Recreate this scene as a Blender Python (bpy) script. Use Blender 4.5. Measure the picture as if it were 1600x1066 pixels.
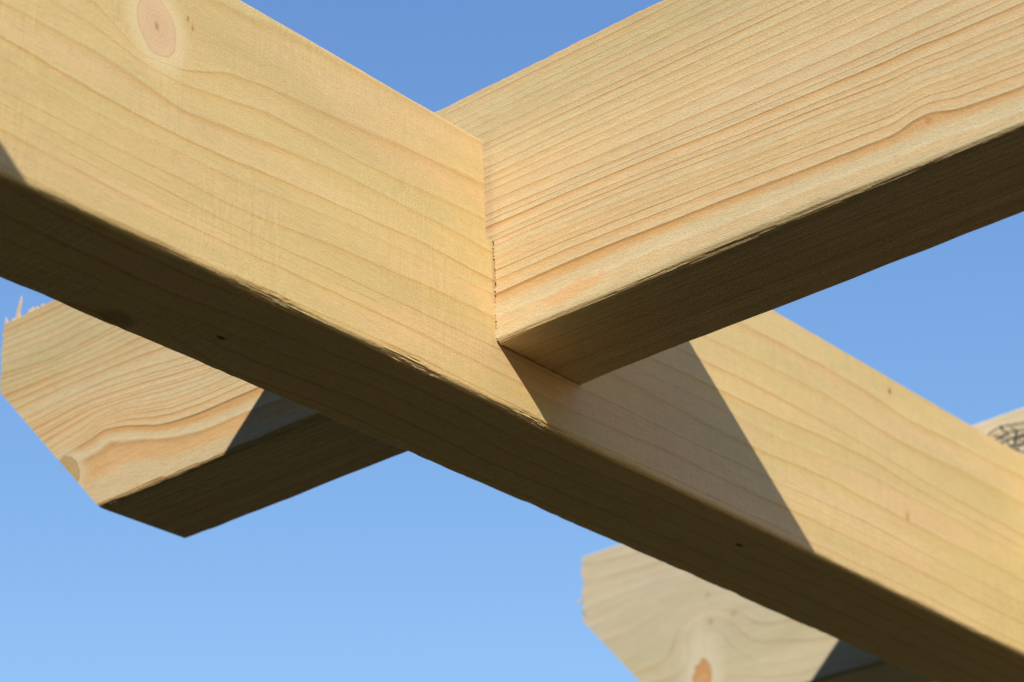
import bpy, math, random
import numpy as np
from mathutils import Matrix, Vector

for o in list(bpy.data.objects):
    bpy.data.objects.remove(o, do_unlink=True)
scene = bpy.context.scene
C = scene.collection

# ------------------------------------------------------------------ camera
# metres; x runs along the cross beam, y along the rafters, z up; origin = foot of the joint.
AZ, EL, ROLL = 0.8919, 0.46517, -0.0432
cam_data = bpy.data.cameras.new('camera')
cam = bpy.data.objects.new('camera', cam_data)
C.objects.link(cam)
d = Vector((math.sin(AZ)*math.cos(EL), math.cos(AZ)*math.cos(EL), math.sin(EL)))
r0 = Vector((math.cos(AZ), -math.sin(AZ), 0))
u0 = r0.cross(d)
rr = r0*math.cos(ROLL) + u0*math.sin(ROLL)
uu = -r0*math.sin(ROLL) + u0*math.cos(ROLL)
M = Matrix((rr, uu, -d)).transposed().to_4x4()
M.translation = Vector((-0.79686, -0.65644, -0.48585))
cam.matrix_world = M
cam_data.sensor_fit = 'HORIZONTAL'
cam_data.sensor_width = 22.3
cam_data.lens = 22.3*3777.58/1600
cam_data.clip_start = 0.02
cam_data.clip_end = 4000
cam_data.dof.use_dof = True
cam_data.dof.focus_distance = 1.13
cam_data.dof.aperture_fstop = 7.5
scene.camera = cam

# ------------------------------------------------------------------ light
SUN_DIR = Vector((1.158, 1.088, -1.0)).normalized()     # the way the light travels
sun_el = math.asin(-SUN_DIR.z)
sun_az = math.atan2(-SUN_DIR.x, -SUN_DIR.y)           # compass angle of the sun from +y
world = bpy.data.worlds.new('World')
scene.world = world
world.use_nodes = True
wn, wl = world.node_tree.nodes, world.node_tree.links
wn.clear()
wo = wn.new('ShaderNodeOutputWorld'); bg = wn.new('ShaderNodeBackground'); sk = wn.new('ShaderNodeTexSky')
sk.sky_type = 'NISHITA'; sk.sun_disc = False
sk.sun_elevation = sun_el; sk.sun_rotation = sun_az
sk.altitude = 50; sk.air_density = 2.0; sk.dust_density = 0.0; sk.ozone_density = 8.0
bg.inputs['Strength'].default_value = 0.15
hs = wn.new('ShaderNodeHueSaturation'); hs.inputs['Saturation'].default_value = 1.20; hs.inputs['Hue'].default_value = 0.517; hs.inputs['Value'].default_value = 1.29
gm = wn.new('ShaderNodeGamma'); gm.inputs['Gamma'].default_value = 0.8
wl.new(sk.outputs[0], gm.inputs['Color']); wl.new(gm.outputs[0], hs.inputs['Color']); wl.new(hs.outputs[0], bg.inputs['Color']); wl.new(bg.outputs[0], wo.inputs['Surface'])
sd = bpy.data.lights.new('sun', 'SUN'); sd.energy = 3.8; sd.angle = math.radians(0.53); sd.color = (1.0, 0.935, 0.80)
sun = bpy.data.objects.new('sun', sd); C.objects.link(sun)
sun.rotation_euler = SUN_DIR.to_track_quat('-Z', 'Y').to_euler()
sun.location = (-5, -5, 6)
vs = scene.view_settings
vs.view_transform = 'Standard'; vs.look = 'None'; vs.exposure = 0.2; vs.gamma = 1.0; vs.use_curve_mapping = False
scene.render.engine = 'CYCLES'
scene.cycles.max_bounces = 8; scene.cycles.diffuse_bounces = 6

# ------------------------------------------------------------------ sizes
HB = 0.145          # beam height
TB = 0.0677          # beam thickness
ZN = 0.0889         # height of the halving cut
R0, R1 = 0.0330, 0.1793   # rafter underside and top
TR = 0.0653          # rafter thickness
GAP = 0.0011
XR = 0.0045         # the main rafter sits this far from the left wall of its slot
SP = 0.5518         # rafter spacing
ZG = -2.1           # ground

# ------------------------------------------------------------------ numpy noise
def _h(i, j, seed):
    v = np.sin(i*127.1 + j*311.7 + seed*74.7)*43758.5453
    return v - np.floor(v)
def vnoise(a, b, seed=0):
    a, b = np.broadcast_arrays(np.asarray(a, float), np.asarray(b, float))
    i, j = np.floor(a), np.floor(b)
    f, g = a-i, b-j
    f, g = f*f*(3-2*f), g*g*(3-2*g)
    return ((_h(i, j, seed)*(1-f)+_h(i+1, j, seed)*f)*(1-g) + (_h(i, j+1, seed)*(1-f)+_h(i+1, j+1, seed)*f)*g)*2-1
def fnoise(a, b, seed=0, oct=3):
    s, w = 0, 1.0
    for k in range(oct):
        s = s + w*vnoise(a*2**k, b*2**k, seed+k*13); w *= 0.5
    return s
def sstep(a, b, x):
    t = np.clip((x-a)/(b-a), 0, 1)
    return t*t*(3-2*t)

# ------------------------------------------------------------------ ring fields
# each row is one year ring followed along the board: its height (mm) at each station (mm)
def make_field(xs, rows, idx):
    xs = np.array(xs, float)/1000; R = np.array(rows, float)/1000; idx = np.array(idx, float)
    fx = np.arange(xs[0]-0.02, xs[-1]+0.02, 0.002)
    k = np.hanning(13 if len(xs) < 18 else 7); k /= k.sum()
    F = []
    for r in R:
        g = np.interp(fx, xs, r)
        F.append(np.convolve(np.pad(g, len(k)//2, mode='edge'), k, 'valid'))
    F = np.array(F)
    F = np.maximum.accumulate(F + np.arange(len(F))[:, None]*1e-5, axis=0)
    def field(s, z):
        s = np.asarray(s, float); z = np.asarray(z, float)
        s, z = np.broadcast_arrays(s, z)
        out = np.zeros(s.shape)
        cols = np.array([np.interp(s.ravel(), fx, F[i]) for i in range(len(F))])
        zz = z.ravel()
        o = idx[0] + (zz-cols[0])/0.006
        for i in range(len(F)-1):
            den = np.maximum(cols[i+1]-cols[i], 1e-5)
            t = (zz-cols[i])/den
            o = np.where(t >= 0, idx[i]+t*(idx[i+1]-idx[i]), o)
        t = (zz-cols[-1])/0.006
        o = np.where(t >= 0, idx[-1]+t, o)
        return o.reshape(s.shape)
    return field

beam_field = make_field(
    [-300,-250,-225,-200,-175,-150,-100,-50,0,50,100,150,200,250,300,350,400,450,540],
    [[4,3,3,3,3,4,5,6,5,4,5,6,6,6,7,7,7,6,6],
     [20,17.7,17,17,17.5,18,19,20,19.5,17.5,19.5,20.5,20.5,21,22,22,22,21,21],
     [31,29,28.5,28,27.5,27.5,29,30,31,31,32.5,31.8,33.5,34,36,36,35,35,35],
     [37,36.9,37,38,37,38.3,43.2,45.5,47.2,49,50.1,49.4,48.7,50,53,53,52,52,52],
     [52.9,48.8,48.8,50,51,52.8,57.6,59.8,59.6,60,61,62,63,62.8,67,69.5,70,70,70],
     [61.6,58.5,57.4,57.9,59,61.1,64.8,67.7,67.4,68,70,72,74,76,79,80,77,76,76],
     [77.7,79,75.5,72.8,75,78,83,84,83.6,84,85,86,87,88.5,89,88,85,84.4,85],
     [93,90,85,85,89,93.3,93.8,96.8,100,101,102,103,104,106,109,105.6,104,108,110],
     [118,106,89,94,109,113,119,125,129,130,131,131,132,133,134,133,130,133,135],
     [150]*19],
    [-1, 0, 2, 3, 4, 5, 6, 7, 8.4, 9.2])

RU = [20, 30.5, 44, 57, 63.5, 68, 70.5, 74.5, 77.5, 81.5, 84.5, 87.2, 92.8, 95.7, 99, 105.5, 113, 117.7, 122.5, 125, 127.3,
      133, 138, 141.4, 147.8, 153.7, 157.6, 161.6, 165.6, 169.5, 175]
def raf_ring_of_u(u):
    return np.interp(u, np.array(RU)/1000, np.arange(len(RU), dtype=float))
RY = [-300,-270,-258,-246,-237,-228,-200,-150,-100,-50,0,150,200,235,255,285,308,325,370]
_raf_warp = make_field(RY,
    [[20]*19,
     [30]*11+[30,30,30,31,33,33,32,31],
     [37,38,39,40,40,40,42,43,44,44,44,50,51,54.3,57.5,64.5,68.5,66,64],
     [48.5,50.3,51.2,54.9,54.4,51.8,53,55,56.5,58,57,62,61.8,63.5,66.0,73,76.5,74,71],
     [65,66,66.5,68,67.5,66.5,68.5,71,74,76,77,75,75.5,76.9,80,84.2,83.3,79.7,76],
     [77,78,78,79,79,78.5,80,82,84.5,86,86,82,83.5,86.3,88.5,91,93,92.8,90],
     [103.4,103.4,103.4,103.4,103.4,103.4,103.3,104,105.5,107.5,109,96,97,101,103.3,106,106.7,106.6,106],
     [120,120.5,120.5,120.5,120.5,121,121,122,122.5,123,123,124,123,123,123.5,123,124,125,127],
     [140,140,140,140,140,140,141,141,141.4,142,142,141,140,138.5,138,137,136.5,136,141.7],
     [175]*19],
    [20, 30.5, 44, 57, 74.5, 84.5, 105.5, 122.5, 141.4, 175])
def rafter_field(y, z):
    return raf_ring_of_u(_raf_warp(y, z)/1000)

# ------------------------------------------------------------------ timber builder
def section_points(w, z0, z1, extra, fine, zstep=0.0016):
    """points round a w x (z1-z0) box: (side, a, b); a across, b up. Dense near arrises. Order: left side down, bottom, right up, top."""
    R = 0.010
    def leg(lo, hi, step, ex=()):
        n = max(2, int(round((hi-lo-2*R)/step)))
        mid = list(np.linspace(lo+R, hi-R, n+1))
        for e in ex:
            k = int(np.argmin([abs(m-e) for m in mid])); mid[k] = e
        na = 12 if fine else 4
        near = [lo + R*(i/na)**1.5 for i in range(0, na)]
        far = [hi - R*(i/na)**1.5 for i in range(na-1, -1, -1)]
        return near + mid + far
    zs = leg(z0, z1, zstep if fine else 0.012, extra)
    ys = leg(0, w, 0.0014 if fine else 0.02)
    pts = [(0.0, z) for z in reversed(zs)]
    pts += [(a, z0) for a in ys[1:]]
    pts += [(w, z) for z in zs[1:]]
    pts += [(a, z1) for a in reversed(ys[1:-1])]
    return np.array(pts)

def round_arris(pts, w, z0, z1, rad):
    """rad: four radii arrays (n stations) for corners LB, RB, RT, LT -> coords [n, m, 2]"""
    n = len(rad[0]); P = np.repeat(pts[None], n, 0).copy()
    for (cx, cz, sx, sz), r in zip(((0, z0, 1, 1), (w, z0, -1, 1), (w, z1, -1, -1), (0, z1, 1, -1)), rad):
        a = (pts[:, 0]-cx)*sx; b = (pts[:, 1]-cz)*sz
        r = np.asarray(r)[:, None]
        A = np.broadcast_to(a, P.shape[:2]); B = np.broadcast_to(b, P.shape[:2])
        on = (np.minimum(A, B) < 1e-9) & (np.maximum(A, B) < r)
        t = np.maximum(A, B)
        phi = (1-t/np.maximum(r, 1e-6))*math.pi/4
        along = r-r*np.sin(phi); off = r-r*np.cos(phi)
        na = np.where(A >= B, along, off); nb = np.where(A >= B, off, along)
        P[..., 0] = np.where(on, cx+sx*na, P[..., 0]); P[..., 1] = np.where(on, cz+sz*nb, P[..., 1])
    return P

def timber(name, mat, axis, w, z0, z1, stations, cuts, rad, ring, extra=(), fine=True, disp=None,
           top_slots=True, zn=ZN, tag_fn=None, seed=1, end_shape=None, jag=0.0, start_shape=None):
    """One board. axis 'x' or 'y'. cuts: list of (s0, s1) removed above zn (top_slots) or below it."""
    st = list(stations)
    for a, b in cuts:
        st = [s for s in st if abs(s-a) > 0.0004 and abs(s-b) > 0.0004] + [a, b]
    st = np.array(sorted(st))
    pts = section_points(w, z0, z1, (zn,) if cuts else (), fine, 0.0006 if jag else 0.0016)
    m = len(pts); n = len(st)
    P = round_arris(pts, w, z0, z1, rad(st))
    A, B = P[..., 0], P[..., 1]
    S = np.repeat(st[:, None], m, 1)
    if disp is not None:
        dA, dB = disp(S, pts[None, :, 0]+0*S, pts[None, :, 1]+0*S); A = A+dA; B = B+dB
    ringv = ring(S, A, B)
    S0 = S.copy()
    if end_shape is not None:
        S = end_shape(S, A, B, st)
    # ragged saw line at notch shoulders (rafters: below zn)
    if jag:
        for a, b in cuts:
            for c, sg in ((a, -1), (b, 1)):
                k = int(np.argmin(abs(st-c)))
                low = pts[:, 1] < zn-0.0005 if not top_slots else pts[:, 1] > zn+0.0005
                tq = (pts[:, 1]+pts[:, 0])*480 + 1.6*vnoise(pts[:, 1]*210, pts[:, 0]*210, seed+5)
                tooth = (tq-np.floor(tq))*(0.75+0.5*vnoise(pts[:, 1]*260, pts[:, 0]*260, seed+9))+0.40*vnoise(pts[:, 1]*60, pts[:, 0]*60, seed+7)
                S[k] = np.where(low, S[k]+sg*jag*(0.2-np.abs(tooth)*1.0), S[k])
    v = [np.stack([S, A, B], -1).reshape(-1, 3)]
    rv = [ringv.reshape(-1)]
    faces = []
    isrem = (pts[:, 1] > zn+1e-6) if top_slots else (pts[:, 1] < zn-1e-6)
    atzn = np.abs(pts[:, 1]-zn) < 1e-6
    q = lambda i, j: i*m + (j % m)
    rem_edge = np.array([(isrem[j] or isrem[(j+1) % m]) for j in range(m)])
    cutmask = np.zeros(n-1, bool)
    for a, b in cuts:
        cutmask |= (st[:-1] >= a-1e-7) & (st[1:] <= b+1e-7)
    for i in range(n-1):
        for j in range(m):
            if cutmask[i] and rem_edge[j]: continue
            faces.append((q(i, j), q(i+1, j), q(i+1, j+1), q(i, j+1)))
    # left index list top->bottom and right list, by shared z
    jl = [j for j in range(m) if pts[j, 0] == 0.0]
    jr = [j for j in range(m) if pts[j, 0] == w]
    jl.sort(key=lambda j: pts[j, 1]); jr.sort(key=lambda j: pts[j, 1])
    bot = [j for j in range(m) if pts[j, 1] == z0]; bot.sort(key=lambda j: pts[j, 0])
    top = [j for j in range(m) if pts[j, 1] == z1]; top.sort(key=lambda j: pts[j, 0])
    def cap(i, side):
        """side: 'all','low','high' ; close the section at station i with a strip between left and right"""
        ok = lambda j: side == 'all' or (pts[j, 1] <= zn+1e-6 if side == 'low' else pts[j, 1] >= zn-1e-6)
        L = [j for j in jl if ok(j)]; Rr = [j for j in jr if ok(j)]
        for a in range(len(L)-1):
            faces.append((q(i, L[a]), q(i, Rr[a]), q(i, Rr[a+1]), q(i, L[a+1])))
        if side in ('all', 'low'): faces.append(tuple(q(i, j) for j in bot))
        if side in ('all', 'high'): faces.append(tuple(q(i, j) for j in top))
    cap(0, 'all'); cap(n-1, 'all')
    zl = [j for j in jl if abs(pts[j, 1]-zn) < 1e-6]; zr = [j for j in jr if abs(pts[j, 1]-zn) < 1e-6]
    for a, b in cuts:
        ia = int(np.argmin(abs(st-a))); ib = int(np.argmin(abs(st-b)))
        cap(ia, 'high' if top_slots else 'low'); cap(ib, 'high' if top_slots else 'low')
        for i in range(ia, ib):
            faces.append((q(i, zl[0]), q(i+1, zl[0]), q(i+1, zr[0]), q(i, zr[0])))
    V = v[0]
    if axis == 'y':
        V = V[:, [1, 0, 2]]
    me = bpy.data.meshes.new(name)
    me.from_pydata(V.tolist(), [], faces)
    at = me.attributes.new('ring', 'FLOAT', 'POINT'); at.data.foreach_set('value', rv[0].astype(np.float32))
    if tag_fn is not None:
        for nm, arr in tag_fn(S0, A, B).items():
            at = me.attributes.new(nm, 'FLOAT', 'POINT'); at.data.foreach_set('value', arr.reshape(-1).astype(np.float32))
    import bmesh
    bm = bmesh.new(); bm.from_mesh(me)
    loose = [vv for vv in bm.verts if not vv.link_faces]
    bmesh.ops.delete(bm, geom=loose, context='VERTS')
    bmesh.ops.recalc_face_normals(bm, faces=bm.faces)
    bm.to_mesh(me); bm.free()
    me.polygons.foreach_set('use_smooth', [True]*len(me.polygons))
    me.set_sharp_from_angle(angle=math.radians(38))
    me.materials.append(mat)
    o = bpy.data.objects.new(name, me); C.objects.link(o)
    return o

def label(o, lab, cat, group=None, kind=None):
    o['label'] = lab; o['category'] = cat
    if group: o['group'] = group
    if kind: o['kind'] = kind

# ------------------------------------------------------------------ node shorthand
class V:
    def __init__(s, g, sock): s.g, s.s = g, sock
    def __add__(a, b): return a.g.m('ADD', a, b)
    __radd__ = __add__
    def __sub__(a, b): return a.g.m('SUBTRACT', a, b)
    def __rsub__(a, b): return a.g.m('SUBTRACT', b, a)
    def __mul__(a, b): return a.g.m('MULTIPLY', a, b)
    __rmul__ = __mul__
    def __truediv__(a, b): return a.g.m('DIVIDE', a, b)
    def __pow__(a, b): return a.g.m('POWER', a, b)
class G:
    def __init__(s, tree): s.t = tree; s.n = tree.nodes; s.l = tree.links
    def put(s, sock, v):
        if isinstance(v, V): s.l.new(v.s, sock)
        elif v is not None:
            sock.default_value = v
    def m(s, op, a, b=None, c=None, clamp=False):
        n = s.n.new('ShaderNodeMath'); n.operation = op; n.use_clamp = clamp
        for k, x in enumerate((a, b, c)):
            if x is not None: s.put(n.inputs[k], x)
        return V(s, n.outputs[0])
    def ss(s, a, b, x):
        n = s.n.new('ShaderNodeMapRange'); n.interpolation_type = 'SMOOTHSTEP'; n.clamp = True
        s.put(n.inputs['Value'], x); s.put(n.inputs['From Min'], a); s.put(n.inputs['From Max'], b)
        return V(s, n.outputs[0])
    def attr(s, name):
        n = s.n.new('ShaderNodeAttribute'); n.attribute_name = name
        return V(s, n.outputs['Fac'])
    def obj(s):
        n = s.n.new('ShaderNodeTexCoord'); return V(s, n.outputs['Object'])
    def vm(s, op, a, b=None):
        n = s.n.new('ShaderNodeVectorMath'); n.operation = op
        s.put(n.inputs[0], a)
        if b is not None: s.put(n.inputs[1], b)
        return V(s, n.outputs['Value'] if op in ('LENGTH', 'DOT_PRODUCT') else n.outputs['Vector'])
    def noise(s, vec, scale, detail=2, rough=0.5, seed=0.0, dist=0.0):
        n = s.n.new('ShaderNodeTexNoise'); n.noise_dimensions = '3D'
        v = s.vm('ADD', s.vm('MULTIPLY', vec, tuple(scale)), (seed*7.3, seed*3.1, seed*5.7))
        s.put(n.inputs['Vector'], v); n.inputs['Scale'].default_value = 1.0
        n.inputs['Detail'].default_value = detail; n.inputs['Roughness'].default_value = rough
        n.inputs['Distortion'].default_value = dist
        return V(s, n.outputs[0])
    def white(s, x):
        n = s.n.new('ShaderNodeTexWhiteNoise'); n.noise_dimensions = '1D'; s.put(n.inputs['W'], x)
        return V(s, n.outputs['Value'])
    def mix(s, f, a, b, mode='MIX'):
        n = s.n.new('ShaderNodeMix'); n.data_type = 'RGBA'; n.blend_type = mode
        s.put(n.inputs[0], f)
        for k, x in ((6, a), (7, b)):
            if isinstance(x, V): s.l.new(x.s, n.inputs[k])
            else: n.inputs[k].default_value = (*x, 1)
        return V(s, n.outputs[2])
    def gray(s, x):
        n = s.n.new('ShaderNodeCombineColor')
        for k in range(3): s.put(n.inputs[k], x)
        return V(s, n.outputs[0])
    def ell(s, P, c, ex, ey, ez, wob=None):
        """distance in units of an ellipsoid with axis vectors already divided by their radii squared length"""
        q = s.vm('SUBTRACT', P, tuple(c))
        a = s.vm('DOT_PRODUCT', q, tuple(ex)); b = s.vm('DOT_PRODUCT', q, tuple(ey)); e = s.vm('DOT_PRODUCT', q, tuple(ez))
        r = s.m('SQRT', a*a + b*b + e*e)
        return r if wob is None else r + wob

def wood(name, along, base, base2, late, late_amt=(0.25, 0.9), late_w=0.45, warm=None, warm_amt=0.0,
         knots=(), pins=(), stains=(), chatter=0.0, speck=0.35, seed=0.0, bump=1.0, fuzz=1.0, ring_noise=0.25,
         green=(0.50, 0.50, 0.28), strong_rings=(), under_dirt=0.0, edge_soft=0.08, edge=(0.36, 0.19, 0.06), edge_amt=0.7, mottle=0.16,
         tint_a=(0.78, 0.53, 0.30), tint_b=(0.66, 0.57, 0.38), tint_amt=0.5, tint_ring=0.5, pale=(0.84, 0.72, 0.50), pale_amt=0.3):
    mt = bpy.data.materials.new(name); mt.use_nodes = True
    g = G(mt.node_tree); g.n.clear()
    out = g.n.new('ShaderNodeOutputMaterial'); bs = g.n.new('ShaderNodeBsdfPrincipled')
    g.l.new(bs.outputs[0], out.inputs[0])
    P = g.obj()
    ax = 0 if along == 'x' else 1
    def sc(a, c, c2=None):   # a per metre along, c across
        v = [c, c, c if c2 is None else c2]; v[ax] = a; return v
    ring = g.attr('ring')
    w1 = g.noise(P, sc(14, 60), 3, 0.5, seed+1) - 0.5
    w2 = g.noise(P, sc(60, 500), 2, 0.6, seed+2) - 0.5
    r = ring + w1*ring_noise*2 + w2*ring_noise*0.45
    f = g.m('FRACT', r); idn = g.m('FLOOR', r)
    rnd = g.white(idn + seed*1.7)
    rnd2 = g.white(idn*1.37 + 40.3 + seed)
    # earlywood -> latewood: slow darkening, then a sharp stop
    lo = 1.0 - late_w*(0.35 + rnd2*1.3)
    rise = g.ss(lo, 0.97, f)
    rise = rise*(0.35+rise*0.65)
    fall = 1.0 - g.ss(1.0-edge_soft, 1.0, f)
    amt = late_amt[0] + rnd*(late_amt[1]-late_amt[0])
    wide = g.attr('wide') if warm_amt else None
    amt = amt*(1.0 - g.attr('fade'))*(0.72 + g.ss(0.3, 0.7, g.noise(P, sc(9, 70), 2, 0.5, seed+32))*0.5)
    l = g.m('MULTIPLY', rise*fall, amt, clamp=True)
    dk = g.ss(0.80, 0.96, f)*fall*amt*edge_amt
    # faint broken secondary lines
    f2 = g.m('FRACT', r*3.0 + 0.4)
    l2 = g.ss(0.55, 0.9, f2)*(1.0-g.ss(0.93, 1.0, f2))*g.ss(0.35, 0.75, g.noise(P, sc(8, 90), 2, 0.5, seed+3))*late_amt[0]*0.9
    l = g.m('MAXIMUM', l, l2)
    big = g.ss(0.35, 0.68, g.noise(P, sc(7, 35), 3, 0.55, seed+4))
    col = g.mix(big*0.6+g.white(idn*2.31+7.7+seed)*0.4, base, base2)
    ta = g.ss(0.46, 0.66, g.noise(P, sc(5, 48), 3, 0.55, seed+30)*(1-tint_ring) + g.white(idn*3.31+seed)*tint_ring)
    tb = g.ss(0.50, 0.70, g.noise(P, sc(5, 40), 3, 0.55, seed+31)*(1-tint_ring) + g.white(idn*5.17+seed+9.0)*tint_ring)
    fx = 1.0 - g.ss(0.90, 1.0, f)*tint_ring
    col = g.mix(ta*fx*tint_amt, col, tint_a)
    col = g.mix(tb*fx*tint_amt*0.8, col, tint_b)
    col = g.mix((1.0-g.ss(0.02, 0.34, f))*pale_amt*(0.4+rnd), col, pale)
    grn = g.attr('green')
    col = g.mix(g.m('MULTIPLY', grn, g.ss(0.3, 0.7, g.noise(P, sc(9, 45), 3, 0.6, seed+5))*0.5+0.5, clamp=True), col, green)
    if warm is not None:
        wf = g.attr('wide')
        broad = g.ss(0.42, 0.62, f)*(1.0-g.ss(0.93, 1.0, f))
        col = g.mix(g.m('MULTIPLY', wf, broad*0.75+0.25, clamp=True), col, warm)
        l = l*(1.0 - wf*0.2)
    col = g.mix(l, col, late)
    col = g.mix(dk, col, edge)
    # fibres
    fib = g.noise(P, sc(38, 1500), 3, 0.65, seed+6)
    fib2 = g.noise(P, sc(140, 900), 2, 0.6, seed+7)
    grain = g.noise(P, sc(850, 1600), 2, 0.7, seed+8)
    cloud = g.noise(P, sc(35, 120), 3, 0.6, seed+9)
    shade = 1.0 + (fib-0.5)*0.22 + (fib2-0.5)*0.16*fuzz + (grain-0.5)*0.26*fuzz + (cloud-0.5)*0.12 + (g.noise(P, sc(5, 28), 4, 0.6, seed+15)-0.5)*mottle
    # planer chatter across the board
    ch = None
    if chatter:
        wob = g.noise(P, (6, 30, 30), 2, 0.5, seed+10)
        cs = [300, 40, 24]
        ch = g.noise(P, (300 if ax == 0 else 40, 40 if ax == 0 else 300, 55), 3, 0.65, seed+11, 0.6) - 0.5
        patch = g.ss(0.25, 0.68, g.noise(P, sc(22, 22), 2, 0.5, seed+12))
        ch = ch*patch
        shade = shade + ch*chatter
    col = g.mix(1.0, col, g.gray(shade), 'MULTIPLY')
    # torn bright fibres: short pale flecks
    fl = g.ss(0.69, 0.80, g.noise(P, sc(420, 1100), 2, 0.6, seed+13))*g.ss(0.48, 0.70, g.noise(P, sc(30, 60), 2, 0.5, seed+14))
    col = g.mix(fl*speck, col, (0.93, 0.83, 0.60))
    height = (fib-0.5)*0.35 + (fib2-0.5)*0.30*fuzz + (grain-0.5)*0.5*fuzz - l*0.55 + fl*0.8
    if ch is not None: height = height + ch*1.6
    # knots
    for kn in knots:
        wobn = (g.noise(P, (110, 110, 110), 2, 0.5, seed+20) - 0.5)*kn.get('wob', 0.25)
        k = g.ell(P, kn['c'], *kn['e'], wob=wobn)
        inner = 1.0 - g.ss(0.94, 1.03, k)
        halo = (1.0 - g.ss(1.05, kn.get('halo_r', 1.65), k))*kn.get('halo_amt', 0.8)
        col = g.mix(halo, col, kn.get('halo', (0.88, 0.74, 0.48)))
        rg = g.m('FRACT', k*kn.get('rings', 7.0))
        rings = g.ss(0.35, 0.9, rg)*(1.0-g.ss(0.93, 1.0, rg))*0.35
        kc = g.mix(g.ss(0.0, 1.0, k), kn['heart'], kn['col'])
        kc = g.mix(rings, kc, kn['ringcol'])
        kc = g.mix(1.0, kc, g.gray(1.0+(grain-0.5)*0.3+(cloud-0.5)*0.3), 'MULTIPLY')
        rim = g.ss(0.86, 1.0, k)*kn.get('rim', 0.4)
        kc = g.mix(rim, kc, kn['rimcol'])
        core = 1.0-g.ss(0.05, 0.13, g.ell(P, kn['c'], *kn['core_e'])) if 'core_e' in kn else None
        if core is not None: kc = g.mix(core*0.6, kc, (0.36, 0.18, 0.07))
        col = g.mix(inner, col, kc)
        height = height*(1.0-inner*0.7)
    for c, rad_, dk, cc in pins:
        q = g.vm('LENGTH', g.vm('MULTIPLY', g.vm('SUBTRACT', P, tuple(c)), tuple(1.0/x for x in rad_)))
        q = q + (g.noise(P, (700, 700, 700), 2, 0.6, seed+21)-0.5)*0.9
        col = g.mix((1.0-g.ss(1.0, 3.6, q))*0.22, col, late)
        col = g.mix((1.0-g.ss(0.45, 1.1, q))*dk, col, cc)
        height = height - (1.0-g.ss(0.4, 1.1, q))*dk
    for c, e, amt_, cc in stains:
        q = g.ell(P, c, *e) + (g.noise(P, (130, 130, 160), 3, 0.6, seed+22)-0.5)*1.3
        col = g.mix((1.0-g.ss(0.8, 0.95, q))*amt_, col, cc)
    g.l.new(col.s, bs.inputs['Base Color'])
    bs.inputs['Roughness'].default_value = 0.62
    bs.inputs['Specular IOR Level'].default_value = 0.35
    bp = g.n.new('ShaderNodeBump'); bp.inputs['Strength'].default_value = 0.55*bump; bp.inputs['Distance'].default_value = 0.00035
    g.put(bp.inputs['Height'], height); g.l.new(bp.outputs[0], bs.inputs['Normal'])
    return mt

def axes2(plane, r1, r2, depth, ang):
    """ellipse axes in a face: plane 'xz' or 'yz'; ang tilts the first axis up; returns three scaled axis vectors"""
    c, s = math.cos(ang), math.sin(ang)
    if plane == 'xz':
        return ((c/r1, 0, s/r1), (-s/r2, 0, c/r2), (0, 1/depth, 0))
    return ((0, c/r1, s/r1), (0, -s/r2, c/r2), (1/depth, 0, 0))

BIG_KNOT = dict(c=(-0.2165, 0.0, 0.1062), e=axes2('xz', 0.0112, 0.0150, 0.03, math.radians(14)),
                core_e=axes2('xz', 0.012, 0.022, 0.03, math.radians(14)),
                col=(0.74, 0.50, 0.275), heart=(0.70, 0.45, 0.25), ringcol=(0.80, 0.60, 0.38), rim=0.45,
                rimcol=(0.55, 0.30, 0.14), rings=6.5, halo=(0.83, 0.66, 0.38), halo_r=1.9, halo_amt=0.6, wob=0.22)
mat_beam = wood('beam_timber', 'x', (0.715, 0.520, 0.228), (0.66, 0.490, 0.208), (0.67, 0.40, 0.13),
    late_amt=(0.15, 0.75), late_w=0.34, edge=(0.50, 0.30, 0.085), edge_amt=0.55, tint_a=(0.78, 0.51, 0.27), tint_b=(0.66, 0.53, 0.24), mottle=0.26, tint_amt=0.55, tint_ring=0.12, pale=(0.79, 0.62, 0.34), pale_amt=0.15, knots=[BIG_KNOT],
    pins=[((0.3787, 0, 0.1350), (0.0018, 0.006, 0.0026), 0.7, (0.16, 0.06, 0.02)),
          ((0.3819, 0, 0.0538), (0.0022, 0.006, 0.0040), 0.5, (0.42, 0.20, 0.09)),
          ((-0.1815, 0.0600, 0), (0.013, 0.0065, 0.010), 0.5, (0.22, 0.12, 0.05)),
          ((-0.136, 0.0422, 0), (0.0035, 0.0015, 0.006), 0.9, (0.05, 0.03, 0.015)),
          ((0.2327, 0.022, 0), (0.004, 0.0018, 0.006), 0.9, (0.05, 0.03, 0.015)),
          ((-0.1985, 0, 0.1185), (0.0011, 0.004, 0.0016), 0.7, (0.45, 0.26, 0.06)),
          ((-0.1955, 0, 0.1150), (0.0010, 0.004, 0.0018), 0.7, (0.45, 0.26, 0.06))],
    chatter=0.21, speck=0.9, seed=3.0, bump=1.2, fuzz=1.6, ring_noise=0.13, green=(0.64, 0.50, 0.235))

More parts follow.
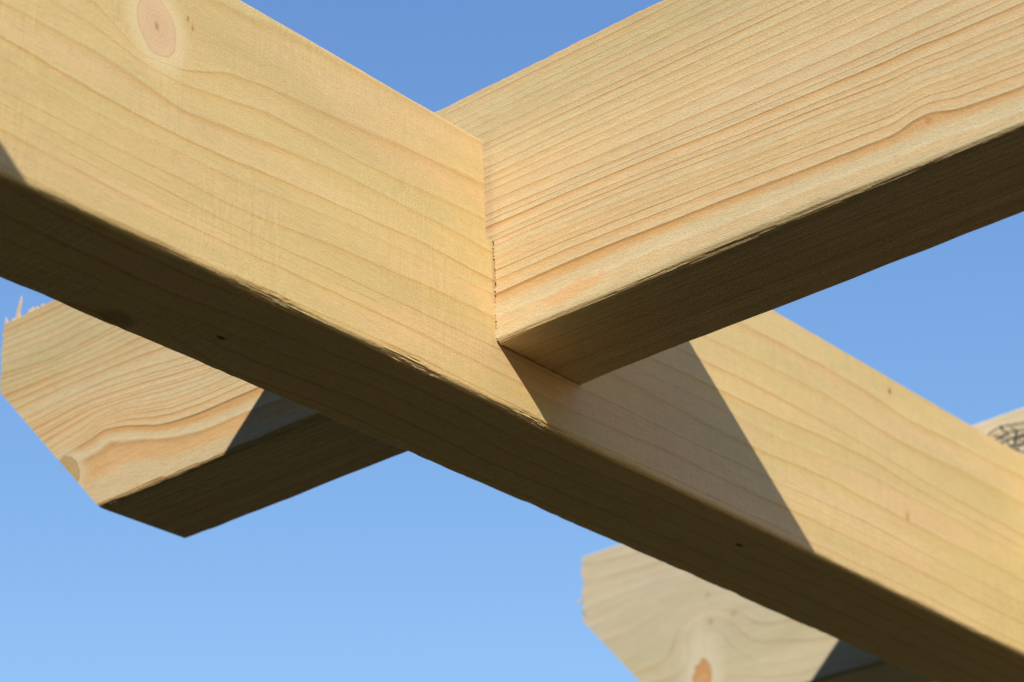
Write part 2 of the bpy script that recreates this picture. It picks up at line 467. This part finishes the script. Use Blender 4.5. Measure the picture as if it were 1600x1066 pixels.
END_KNOT = dict(c=(0.0, 0.3165, 0.0585), e=axes2('yz', 0.0145, 0.0145, 0.03, 0.3),
                col=(0.54, 0.39, 0.19), heart=(0.50, 0.36, 0.17), ringcol=(0.44, 0.28, 0.12), rim=0.7,
                rimcol=(0.46, 0.25, 0.10), rings=5.0, halo=(0.74, 0.62, 0.42), halo_r=1.7, halo_amt=0.65, wob=0.35)
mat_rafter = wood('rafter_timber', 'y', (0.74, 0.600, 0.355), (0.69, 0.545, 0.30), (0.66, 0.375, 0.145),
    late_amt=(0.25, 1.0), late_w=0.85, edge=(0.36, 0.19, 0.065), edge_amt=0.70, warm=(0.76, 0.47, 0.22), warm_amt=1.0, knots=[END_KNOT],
    pins=[((0, -0.2429, 0.0536), (0.004, 0.0022, 0.0020), 0.45, (0.52, 0.20, 0.10))],
    stains=[((0, -0.0485, 0.0445), axes2('yz', 0.021, 0.0045, 0.01, math.radians(-5)), 0.55, (0.80, 0.46, 0.22))],
    speck=1.0, seed=11.0, mottle=0.22, tint_a=(0.75, 0.54, 0.315), tint_b=(0.67, 0.59, 0.41), tint_amt=0.55, bump=1.3, fuzz=1.8, ring_noise=0.10, chatter=0.0, green=(0.60, 0.51, 0.285))
FAR_KNOT = dict(c=(0.0, 0.2735, 0.0515), e=axes2('yz', 0.0085, 0.022, 0.02, 0.10),
                col=(0.64, 0.34, 0.14), heart=(0.68, 0.42, 0.20), ringcol=(0.52, 0.22, 0.08), rim=0.25,
                rimcol=(0.46, 0.20, 0.08), rings=3.0, halo=(0.76, 0.67, 0.50), halo_r=3.0, halo_amt=0.75, wob=0.9)
mat_rafter2 = wood('grey_rafter_timber', 'y', (0.72, 0.61, 0.47), (0.65, 0.55, 0.40), (0.56, 0.43, 0.26),
    late_amt=(0.1, 0.55), late_w=0.6, edge_amt=0.3, mottle=0.45, knots=[FAR_KNOT],
    pins=[((0, 0.2620, 0.0975), (0.004, 0.003, 0.003), 0.7, (0.42, 0.36, 0.20)),
          ((0, 0.242, 0.0985), (0.004, 0.0035, 0.003), 0.7, (0.48, 0.40, 0.20)),
          ((0, 0.2628, 0.118), (0.004, 0.002, 0.002), 0.7, (0.42, 0.34, 0.24))],
    speck=0.3, seed=23.0, tint_a=(0.74, 0.60, 0.46), tint_b=(0.60, 0.54, 0.38), ring_noise=0.35, green=(0.60, 0.53, 0.33))
mat_plain = wood('plain_timber', 'y', (0.70, 0.55, 0.31), (0.64, 0.51, 0.28), (0.46, 0.26, 0.09), seed=31.0, ring_noise=0.3)

# ------------------------------------------------------------------ the cross beam
def seg(lo, hi, step): return list(np.arange(lo, hi, step))
X0, X1 = -0.95, 1.42
rafter_x = [-0.5510, XR, SP, 2*SP]
SLOTS = [(rafter_x[0]-0.0006, rafter_x[0]+TR+0.0006), (0.0, XR+TR+0.0006)] + [(rx-0.0006, rx+TR+0.0006) for rx in rafter_x[2:]]
bst = [X0]+seg(X0+0.02, -0.36, 0.02)+seg(-0.36, 0.60, 0.0011)+seg(0.60, X1, 0.02)+[X1]
def beam_rad(s):
    n1 = fnoise(s*28, 0*s+1, 3); n2 = fnoise(s*90, 0*s+2, 4)
    chip = np.zeros_like(s)
    for c, wd, a in ((-0.142, 0.018, 1.0), (-0.055, 0.018, 1.2), (0.03, 0.022, 1.0)):
        chip += a*np.exp(-((s-c)/wd)**2)
    lb = 0.0030 + 0.0006*n1 + 0.0004*n2 + 0.0008*chip
    lt = 0.0009 + 0.0002*n2
    return [np.clip(lb, 0.0016, 0.0095), np.clip(0.0016+0.0006*n1, 0.0006, 0.005), 0*s+0.0015, np.clip(lt, 0.0005, 0.002)]
def beam_disp(s, a, b):
    """s along, a across (0 = the sunlit side), b up"""
    low = 1-sstep(0.0, 0.06, b)
    dB = low*(0.0007-0.0014*np.clip((s-0.02)/0.32, -1.4, 1.4)**2)
    # torn arris
    near = np.exp(-((a+b)/0.0052)**2)
    chip = np.zeros_like(s)
    for c, wd, am in ((-0.142, 0.020, 1.0), (-0.055, 0.020, 1.3), (0.035, 0.025, 1.2)):
        chip += am*np.exp(-((s-c)/wd)**2)
    tear = (np.abs(vnoise(s*45, (a-b)*1300, 7))**1.3*1.0 + np.abs(vnoise(s*160, (a-b)*2200, 8))*0.6)
    dep = near*(0.00055*chip*tear + 0.00012*tear)
    # far lower edge: small nicks
    nb = np.exp(-(((TB-a)+b)/0.003)**2)*(0.00025*np.maximum(0, vnoise(s*160, 0*s, 12))+0.00010*vnoise(s*30, 0*s, 14))
    dA = dep - nb
    return dA, dB+dep*0.9+nb
def beam_ring(s, a, b):
    wand = 0.35*vnoise(s*5, a*20+3, 31)
    return beam_field(s, np.clip(b, -0.01, 0.16)) - a*68 + wand*np.clip(a/0.02, 0, 1) - 1.6*np.exp(-((s+0.19)/0.05)**2-((a-0.062)/0.016)**2)
def beam_tags(s, a, b):
    return {'green': np.clip(0.05+0.3*fnoise(s*9, b*22, 41), 0, 0.3), 'wide': 0*s, 'fade': -0.9*sstep(0.004, 0.012, a)}
beam = timber('cross_beam', mat_beam, 'x', TB, 0.0, HB, bst, SLOTS,
              beam_rad, beam_ring, extra=(ZN,), disp=beam_disp, top_slots=True, tag_fn=beam_tags, seed=2)
label(beam, 'long honey-yellow beam with a large pink knot, running from upper left to lower right', 'beam')

# ------------------------------------------------------------------ rafters
YF = -2.62
Y2 = -2.2          # the second beam, out of the picture
def raf_st(fine, yend):
    if fine:
        return [YF]+seg(YF+0.03, -0.36, 0.03)+seg(-0.36, yend-0.001, 0.0012)+[yend]
    return [YF]+seg(YF+0.05, yend, 0.05)+[yend]
def end_profile(yE, zc, yb, rag, seed):
    def fn(S, A, B, st):
        lim = np.where(B > zc, yE, yb+(yE-yb)*(B-R0)/(zc-R0))
        tooth = rag*(vnoise(B*330, A*330, seed)*0.7+vnoise(B*800, A*700, seed+3)*0.5)*sstep(zc-0.004, zc+0.004, B)
        lim = lim + tooth
        y0 = 0.20
        t = np.clip((S-y0)/(yE-y0), 0, 1)
        return np.where(S > y0, y0+t*(lim-y0), S)
    return fn
def raf_rad(base_mid, seed):
    def fn(s):
        n1 = fnoise(s*25, 0*s+1, seed); n2 = fnoise(s*80, 0*s+2, seed+1)
        lb = 0.0030 + base_mid*np.exp(-((s+0.15)/0.08)**2) + 0.0005*n1 + 0.0003*n2
        return [np.clip(lb, 0.0015, 0.009), np.clip(0.0022+0.0008*n1, 0.0008, 0.006), 0*s+0.002, np.clip(0.0022+0.0005*n2, 0.0008, 0.004)]
    return fn
def raf_disp(seed):
    def fn(s, a, b):
        near = np.exp(-((a+(b-R0))/0.0050)**2)
        tear = np.abs(vnoise(s*22, (a-b)*1500, seed))+0.25*np.abs(vnoise(s*200, (a-b)*900, seed+4))
        dep = near*0.00030*tear
        nt = np.exp(-((a+(R1-b))/0.003)**2)*0.00016*vnoise(s*380, 0*s, seed+2)
        return dep + nt*0, dep*0.9 + nt
    return fn
def raf1_ring(s, a, b):
    so, bo = (s-0.0042)/1.012, 0.0305+(b-0.033)*0.9877
    return rafter_field(so, np.clip(bo, 0.021, 0.18)) - a*560
def raf1_tags(s, a, b):
    far = sstep(0.08, 0.16, s)
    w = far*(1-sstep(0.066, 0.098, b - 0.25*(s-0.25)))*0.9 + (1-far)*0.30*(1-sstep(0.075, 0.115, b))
    gr = sstep(0.12, 0.18, b)*0.75 + far*0.35*sstep(0.09, 0.12, b) + 0.25*np.clip(fnoise(s*7, b*30, 44), 0, 1)
    fade = 0.9*(1-far)*(1-sstep(0.050, 0.0555, b+0.005*sstep(0.10, 0.30, -s)))*(1-sstep(0.0, 0.004, a)) - 0.9*sstep(0.002, 0.008, a) - 0.45*far
    return {'wide': np.clip(w*(1-sstep(0.0, 0.01, a)), 0, 1), 'green': np.clip(gr, 0, 1), 'fade': fade}
CUT = [(-GAP, TB+GAP), (Y2-GAP, Y2+TB+GAP)]
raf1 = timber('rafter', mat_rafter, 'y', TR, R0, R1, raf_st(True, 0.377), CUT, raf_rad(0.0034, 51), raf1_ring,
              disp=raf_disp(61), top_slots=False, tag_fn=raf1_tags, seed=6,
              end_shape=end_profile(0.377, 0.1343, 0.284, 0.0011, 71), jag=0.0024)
raf1.location = (XR, 0, 0)
label(raf1, 'pale striped rafter crossing the centre, a thin splinter standing on its slanted end', 'rafter', 'rafters laid across the beam')

zoff = 0.0029
R2T = R1
def raf2_ring(s, a, b):
    s = s-0.0185; b = b-0.0035
    return 11+(b*110 + 1.6*fnoise(s*4, b*10, 81) - 1.4*np.exp(-((s-0.257)/0.035)**2-((b-0.085)/0.03)**2)*2) - a*300
def raf2_tags(s, a, b):
    return {'wide': 0*s, 'green': np.clip(0.9-sstep(0.05, 0.13, b)*0.7+0.4*fnoise(s*12, b*25, 83), 0, 1)}
raf2 = timber('rafter', mat_rafter2, 'y', TR, R0, R2T, raf_st(True, 0.3742), CUT, raf_rad(0.001, 53), raf2_ring,
              disp=raf_disp(63), top_slots=False, tag_fn=raf2_tags, seed=8, zn=ZN-zoff,
              end_shape=end_profile(0.3742, 0.1266, 0.297, 0.0026, 73), jag=0.0012)
raf2.location = (SP, 0, zoff)
label(raf2, 'greyer out-of-focus rafter at lower right with an orange knot and black ink stamp', 'rafter', 'rafters laid across the beam')

def plain_ring(s, a, b): return b*180 + 2*fnoise(s*3, b*8, 85) - a*250
def plain_tags(s, a, b): return {'wide': 0*s, 'green': 0.3+0*s}
def plain_rafter(x, lab):
    o = timber('rafter', mat_plain, 'y', TR, R0, R1, raf_st(False, 0.362)+seg(0.2, 0.36, 0.01), CUT, raf_rad(0.0, 55), plain_ring,
               fine=False, top_slots=False, tag_fn=plain_tags, end_shape=end_profile(0.362, 0.13, 0.275, 0.0, 75))
    o.location = (x, 0, 0)
    label(o, lab, 'rafter', 'rafters laid across the beam')
    return o
plain_rafter(rafter_x[0], 'plain rafter at the left end of the beam, outside the picture')
plain_rafter(rafter_x[3], 'plain rafter at the right end of the beam, outside the picture')

# ------------------------------------------------------------------ splinters and torn fibres (parts of their boards)
mat_spl = bpy.data.materials.new('splinter_wood'); mat_spl.use_nodes = True
g = G(mat_spl.node_tree); b_ = g.n['Principled BSDF']
g.put(b_.inputs['Base Color'], g.mix(g.noise(g.obj(), (600, 600, 600), 2), (0.84, 0.66, 0.46), (0.74, 0.56, 0.36)))
b_.inputs['Roughness'].default_value = 0.7
def fwd(p): return (p[0], p[1]*1.012+0.0042, 0.033+(p[2]-0.0305)*1.0125)
def splinter(parent, pts, wid, thick, nrm, name='splinter'):
    """flat tapering sliver along pts; nrm = thickness direction"""
    nrm = Vector(nrm).normalized(); vs_, fs = [], []
    if parent is raf1: pts = [fwd(p) for p in pts]
    n = len(pts)
    for i, p in enumerate(pts):
        p = Vector(p); t = (Vector(pts[min(i+1, n-1)])-Vector(pts[max(i-1, 0)])).normalized()
        sd_ = t.cross(nrm).normalized()
        k = (1-(i/(n-1))**1.6)*0.94+0.06
        for sx, sz in ((-1, -1), (1, -1), (1, 1), (-1, 1)):
            vs_.append(p+sd_*sx*wid*k/2+nrm*sz*thick*k/2)
    for i in range(n-1):
        for j in range(4):
            fs.append((4*i+j, 4*i+(j+1) % 4, 4*i+4+(j+1) % 4, 4*i+4+j))
    fs += [(0, 1, 2, 3)[::-1], tuple(4*(n-1)+j for j in range(4))]
    me = bpy.data.meshes.new(name); me.from_pydata([tuple(v) for v in vs_], [], fs); me.materials.append(mat_spl)
    o = bpy.data.objects.new(name, me); C.objects.link(o); o.parent = parent
    return o
splinter(raf1, [(0.0015, 0.3575, 0.1735), (0.001, 0.3565, 0.1785), (0.0005, 0.3548, 0.1825), (0.0005, 0.3540, 0.1862), (0.001, 0.3545, 0.1885)], 0.0029, 0.0012, (1, 0, 0))
splinter(raf1, [(0.0015, 0.3665, 0.1735), (0.001, 0.3672, 0.1765), (0.001, 0.3680, 0.1795)], 0.0022, 0.001, (1, 0, 0))
rng = random.Random(5)
for yy, hh in ((0.3465, 0.0019), (0.3440, 0.0028), (0.3400, 0.0015), (0.3350, 0.0012), (0.361, 0.0014)):
    splinter(raf1, [(0.002, yy, 0.1742), (0.0018, yy+0.0007, 0.1752+hh*0.5), (0.0015, yy+0.0004, 0.1752+hh)], 0.0026, 0.0012, (1, 0, 0))
# chip hanging at the foot of the notch shoulder
splinter(raf1, [(0.0015, -0.0105, 0.0338), (0.0010, -0.0070, 0.0335), (0.0008, -0.0036, 0.0328), (0.002, -0.0022, 0.0322)], 0.0026, 0.0012, (0.6, 0, -0.8))
for yy in (-0.035, -0.052, -0.060, -0.081, -0.118, -0.150, -0.163, -0.204, -0.238, -0.266):
    L = rng.uniform(0.004, 0.011); h_ = rng.uniform(0.0002, 0.0012)
    splinter(raf1, [(0.0016+h_, yy-L, R0+0.0012), (0.0010+h_, yy, R0+0.0008), (0.0013+h_, yy+L, R0+0.0009)], 0.0006, 0.0004, (1, 0, 1), 'torn_fibre')
splinter(raf2, [(0.0015, 0.369, 0.1440), (0.001, 0.3780, 0.1450), (0.0005, 0.3845, 0.1442)], 0.0022, 0.0012, (1, 0, 0))
for zz, ll in ((0.145, 0.0020), (0.139, 0.0030), (0.131, 0.0028), (0.128, 0.0034), (0.125, 0.0026)):
    splinter(raf2, [(0.002, 0.370, zz+0.005), (0.0015, 0.3740+ll*0.5, zz+0.0054), (0.001, 0.3742+ll, zz+0.0047)], 0.0030, 0.0016, (1, 0, 0))
splinter(beam, [(-0.2595, TB-0.002, 0.0012), (-0.2592, TB-0.001, -0.0022), (-0.2597, TB-0.0005, -0.0048)], 0.0008, 0.0006, (0, 1, 0))
for xx in (-0.150, -0.139, -0.131, -0.066, -0.058, -0.049, -0.040, 0.012, 0.021, 0.033, 0.045):
    L = rng.uniform(0.004, 0.010); z_ = rng.uniform(0.0008, 0.0020); a_ = 0.0016+rng.uniform(0, 0.0012)
    splinter(beam, [(xx-L, a_+0.0010, z_+0.0007), (xx, a_-0.0004, z_), (xx+L, a_, z_+rng.uniform(-0.0008, 0.0002))], 0.0007, 0.0004, (0, 1, 1), 'torn_fibre')

# ------------------------------------------------------------------ ink stamp on the far rafter
mat_ink = bpy.data.materials.new('black_ink'); mat_ink.use_nodes = True
g = G(mat_ink.node_tree); b_ = g.n['Principled BSDF']
g.put(b_.inputs['Base Color'], g.mix(g.ss(0.35, 0.7, g.noise(g.obj(), (300, 300, 300), 3)), (0.14, 0.15, 0.15), (0.36, 0.33, 0.25)))
b_.inputs['Roughness'].default_value = 0.8
def strokes(name, parent, polys, wid):
    vs_, fs = [], []
    for pl in polys:
        b0 = len(vs_); n = len(pl)
        for i, (y, z) in enumerate(pl):
            p0, p1 = pl[max(i-1, 0)], pl[min(i+1, n-1)]
            ty, tz = p1[0]-p0[0], p1[1]-p0[1]; l = math.hypot(ty, tz) or 1
            ny, nz = -tz/l*wid/2, ty/l*wid/2
            for xo in (-0.0003, 0.0002):
                vs_ += [(xo, y+ny, z+nz), (xo, y-ny, z-nz)]
        for i in range(n-1):
            a, c = b0+4*i, b0+4*i+4
            fs += [(a, a+1, c+1, c), (a+2, c+2, c+3, a+3), (a, c, c+2, a+2), (a+1, a+3, c+3, c+1)]
        fs += [(b0, b0+2, b0+3, b0+1), (b0+4*n-4, b0+4*n-3, b0+4*n-1, b0+4*n-2)]
    me = bpy.data.meshes.new(name); me.from_pydata(vs_, [], fs); me.materials.append(mat_ink)
    o = bpy.data.objects.new(name, me); C.objects.link(o); o.parent = parent
    return o
def arc(cy, cz, ry, rz, a0, a1, n=14):
    return [(cy+ry*math.cos(math.radians(a0+(a1-a0)*i/n)), cz+rz*math.sin(math.radians(a0+(a1-a0)*i/n))) for i in range(n+1)]
INK = []
mm = lambda l: [((a-1.5)/1000, (b+2.3)/1000) for a, b in l]
INK.append(mm([(28, 165.6), (24, 167.2), (20, 167.9), (16, 168), (9, 167), (1, 166), (-10, 166.5), (-18, 165.5)]))
INK.append(mm([(18.5, 169.3), (17.3, 167.4), (16.6, 164.8)])); INK.append(mm([(19, 168.5), (16.4, 165.6)]))
INK.append(mm([(24, 164.2), (21, 161.8), (17.5, 159.6), (15, 158.2), (13, 160), (13.6, 163), (16.2, 164.6)]))
INK.append(mm([(20.5, 160.3), (17, 161.8), (14, 161.0)]))
INK.append(mm([(11.2, 165.6), (8.8, 163.8), (7.6, 160), (8.0, 157), (8.8, 153.6)])); INK.append(mm([(6.9, 162.6), (6.6, 158), (7.2, 154.6)]))
INK.append(mm([(8, 157), (4, 157.2), (1.5, 155), (2.2, 151.5), (6, 150.8), (8.8, 153.6)]))
INK.append(mm([(13.4, 153.4), (10.5, 149.8), (7, 147), (2, 144.8), (-6, 143.5), (-16, 144)]))
INK.append(mm([(13, 152.4), (6, 150.8), (-4, 150.6), (-16, 151.4)]))
for c in (22, 12, 3, -7):
    INK.append(mm(arc(c, 155.5, 2.6, 3.0, 0, 360, 8))); INK.append(mm([(c-4, 160), (c-2.5, 153), (c-4.5, 147.5)]))
INK.append(mm([(20, 156), (10, 157.5), (0, 156.2), (-12, 157)])); INK.append(mm([(24, 160.2), (12, 162.2), (2, 161), (-10, 161.5)]))
for c in (-6, -17):
    INK.append(mm(arc(c, 158, 4.2, 5.2, 0, 360)))
    INK.append(mm([(c-5.6, 164), (c-5.2, 156), (c-5.8, 148)]))
ink = strokes('ink_stamp', raf2, INK, 0.0012)
ink['label'] = 'smudged black ink lettering'

# ------------------------------------------------------------------ second beam and posts (they carry the pergola, outside the picture)
beam2 = timber('cross_beam', mat_plain, 'x', TB, 0.0, HB, [X0]+seg(X0+0.05, X1, 0.05)+[X1], SLOTS,
               lambda s: [0*s+0.003]*4, lambda s, a, b: b*120-a*80+fnoise(s*3, b*9, 5), fine=False, top_slots=True, tag_fn=plain_tags)
beam2.location = (0, Y2, 0)
label(beam2, 'second timber beam parallel to the first, behind the viewer and outside the picture', 'beam')
def post(x, y, lab):
    W_ = 0.09
    n = 12; zs = np.linspace(ZG, -0.0008, n)
    vs_, fs = [], []
    c = 0.006
    prof = [(c, 0), (W_-c, 0), (W_, c), (W_, W_-c), (W_-c, W_), (c, W_), (0, W_-c), (0, c)]
    for z in zs:
        vs_ += [(px-W_/2, py-W_/2, z-ZG) for px, py in prof]
    for i in range(n-1):
        for j in range(8): fs.append((8*i+j, 8*i+(j+1) % 8, 8*i+8+(j+1) % 8, 8*i+8+j))
    fs += [tuple(range(8))[::-1], tuple(8*(n-1)+j for j in range(8))]
    me = bpy.data.meshes.new('post'); me.from_pydata(vs_, [], fs); me.materials.append(mat_plain)
    at = me.attributes.new('ring', 'FLOAT', 'POINT'); at.data.foreach_set('value', [v[0]*140+v[1]*60 for v in vs_])
    o = bpy.data.objects.new('post', me); C.objects.link(o); o.location = (x, y+TB/2, ZG)
    label(o, lab, 'post', 'posts under the beams')
post(-0.89, 0, 'square post under the left end of the near beam, outside the picture')
post(1.36, 0, 'square post under the right end of the near beam, outside the picture')
post(-0.89, Y2, 'square post under the left end of the second beam, outside the picture')
post(1.36, Y2, 'square post under the right end of the second beam, outside the picture')

# ------------------------------------------------------------------ unseen bodies added round the pergola to block sky light and bounce warm light
def rough_slab(name, mat, x0, x1, y0, y1, z1, n, rough, seed):
    """closed body standing on the ground with an uneven surface"""
    import bmesh
    bm = bmesh.new(); bmesh.ops.create_cube(bm, size=1)
    bmesh.ops.subdivide_edges(bm, edges=bm.edges, cuts=n, use_grid_fill=True)
    for v in bm.verts:
        x = x0+(v.co.x+0.5)*(x1-x0); y = y0+(v.co.y+0.5)*(y1-y0); z = (v.co.z+0.5)*z1
        if rough:
            x += rough*float(vnoise(y*1.3, z*1.7, seed)); y += rough*float(vnoise(x*2+z, z*1.7, seed+1))
            z += rough*float(vnoise(x*1.4, y*1.4, seed+2))*(v.co.z > 0)
        v.co = (x, y, z)
    me = bpy.data.meshes.new(name); bm.to_mesh(me); bm.free(); me.materials.append(mat)
    o = bpy.data.objects.new(name, me); C.objects.link(o); o.location = (0, 0, ZG-0.02)
    return o
mh = bpy.data.materials.new('blocker_leaves'); mh.use_nodes = True
g = G(mh.node_tree); b_ = g.n['Principled BSDF']
g.put(b_.inputs['Base Color'], g.mix(g.noise(g.obj(), (25, 25, 25), 4, 0.7), (0.03, 0.045, 0.012), (0.06, 0.075, 0.02))); b_.inputs['Roughness'].default_value = 0.7
sky_blocker = rough_slab('sky_blocker', mh, -6.6, -5.1, -9.0, -3.3, 5.5, 20, 0.3, 91)  # added to keep low sky light off the left-facing rafter sides
label(sky_blocker, 'lower dark green foliage block added off-picture on the left to cut sky light', 'sky_blocker')
tall_sky_blocker = rough_slab('sky_blocker', mh, -6.0, -4.5, -3.2, 12.0, 9.0, 28, 0.3, 95)  # taller body, added to deepen shade on left-facing sides without blocking the sun
label(tall_sky_blocker, 'very tall dark foliage screen added off-picture on the left to cut sky light', 'sky_blocker')
mf = bpy.data.materials.new('bounce_wall_timber'); mf.use_nodes = True
g = G(mf.node_tree); b_ = g.n['Principled BSDF']
g.put(b_.inputs['Base Color'], g.mix(g.noise(g.obj(), (12, 12, 1.5), 4, 0.7), (0.72, 0.46, 0.21), (0.62, 0.40, 0.17))); b_.inputs['Roughness'].default_value = 0.7
bounce_wall = bpy.data.objects.new('warm_bounce_wall', None); C.objects.link(bounce_wall); bounce_wall.location = (2.6, -7.0, ZG)  # added reflector: bounces warm sunlight into the rafter's shadow on the beam
for k in range(24):
    b1 = rough_slab('board', mf, 0, 0.03, k*0.3+0.003, k*0.3+0.297, 3.3, 1, 0, 0)
    b1.parent = bounce_wall; b1.location = (0, 0, -0.02)
label(bounce_wall, 'tall sunlit cedar-coloured boarded panel added off-picture on the right to bounce warm light', 'wall')

# ------------------------------------------------------------------ ground
mg = bpy.data.materials.new('lawn'); mg.use_nodes = True
g = G(mg.node_tree); b_ = g.n['Principled BSDF']
Pg = g.obj()
n1 = g.noise(Pg, (3, 3, 3), 4, 0.6); n2 = g.noise(Pg, (60, 60, 60), 3, 0.7, 2)
g.put(b_.inputs['Base Color'], g.mix(g.ss(0.35, 0.65, n2), g.mix(g.ss(0.3, 0.7, n1), (0.036, 0.045, 0.011), (0.050, 0.055, 0.017)), (0.027, 0.035, 0.009)))
b_.inputs['Roughness'].default_value = 0.9
me = bpy.data.meshes.new('ground')
N = 40; ext = 1500.0
gx = np.sign(np.linspace(-1, 1, N+1))*np.abs(np.linspace(-1, 1, N+1))**4*ext
me.from_pydata([(x, y, 0) for y in gx for x in gx], [], [(j*(N+1)+i, j*(N+1)+i+1, (j+1)*(N+1)+i+1, (j+1)*(N+1)+i) for j in range(N) for i in range(N)])
me.materials.append(mg)
ground = bpy.data.objects.new('ground', me); C.objects.link(ground); ground.location = (0, 0, ZG)
ground['kind'] = 'structure'; ground['label'] = 'grass lawn under the pergola, below the picture'; ground['category'] = 'ground'
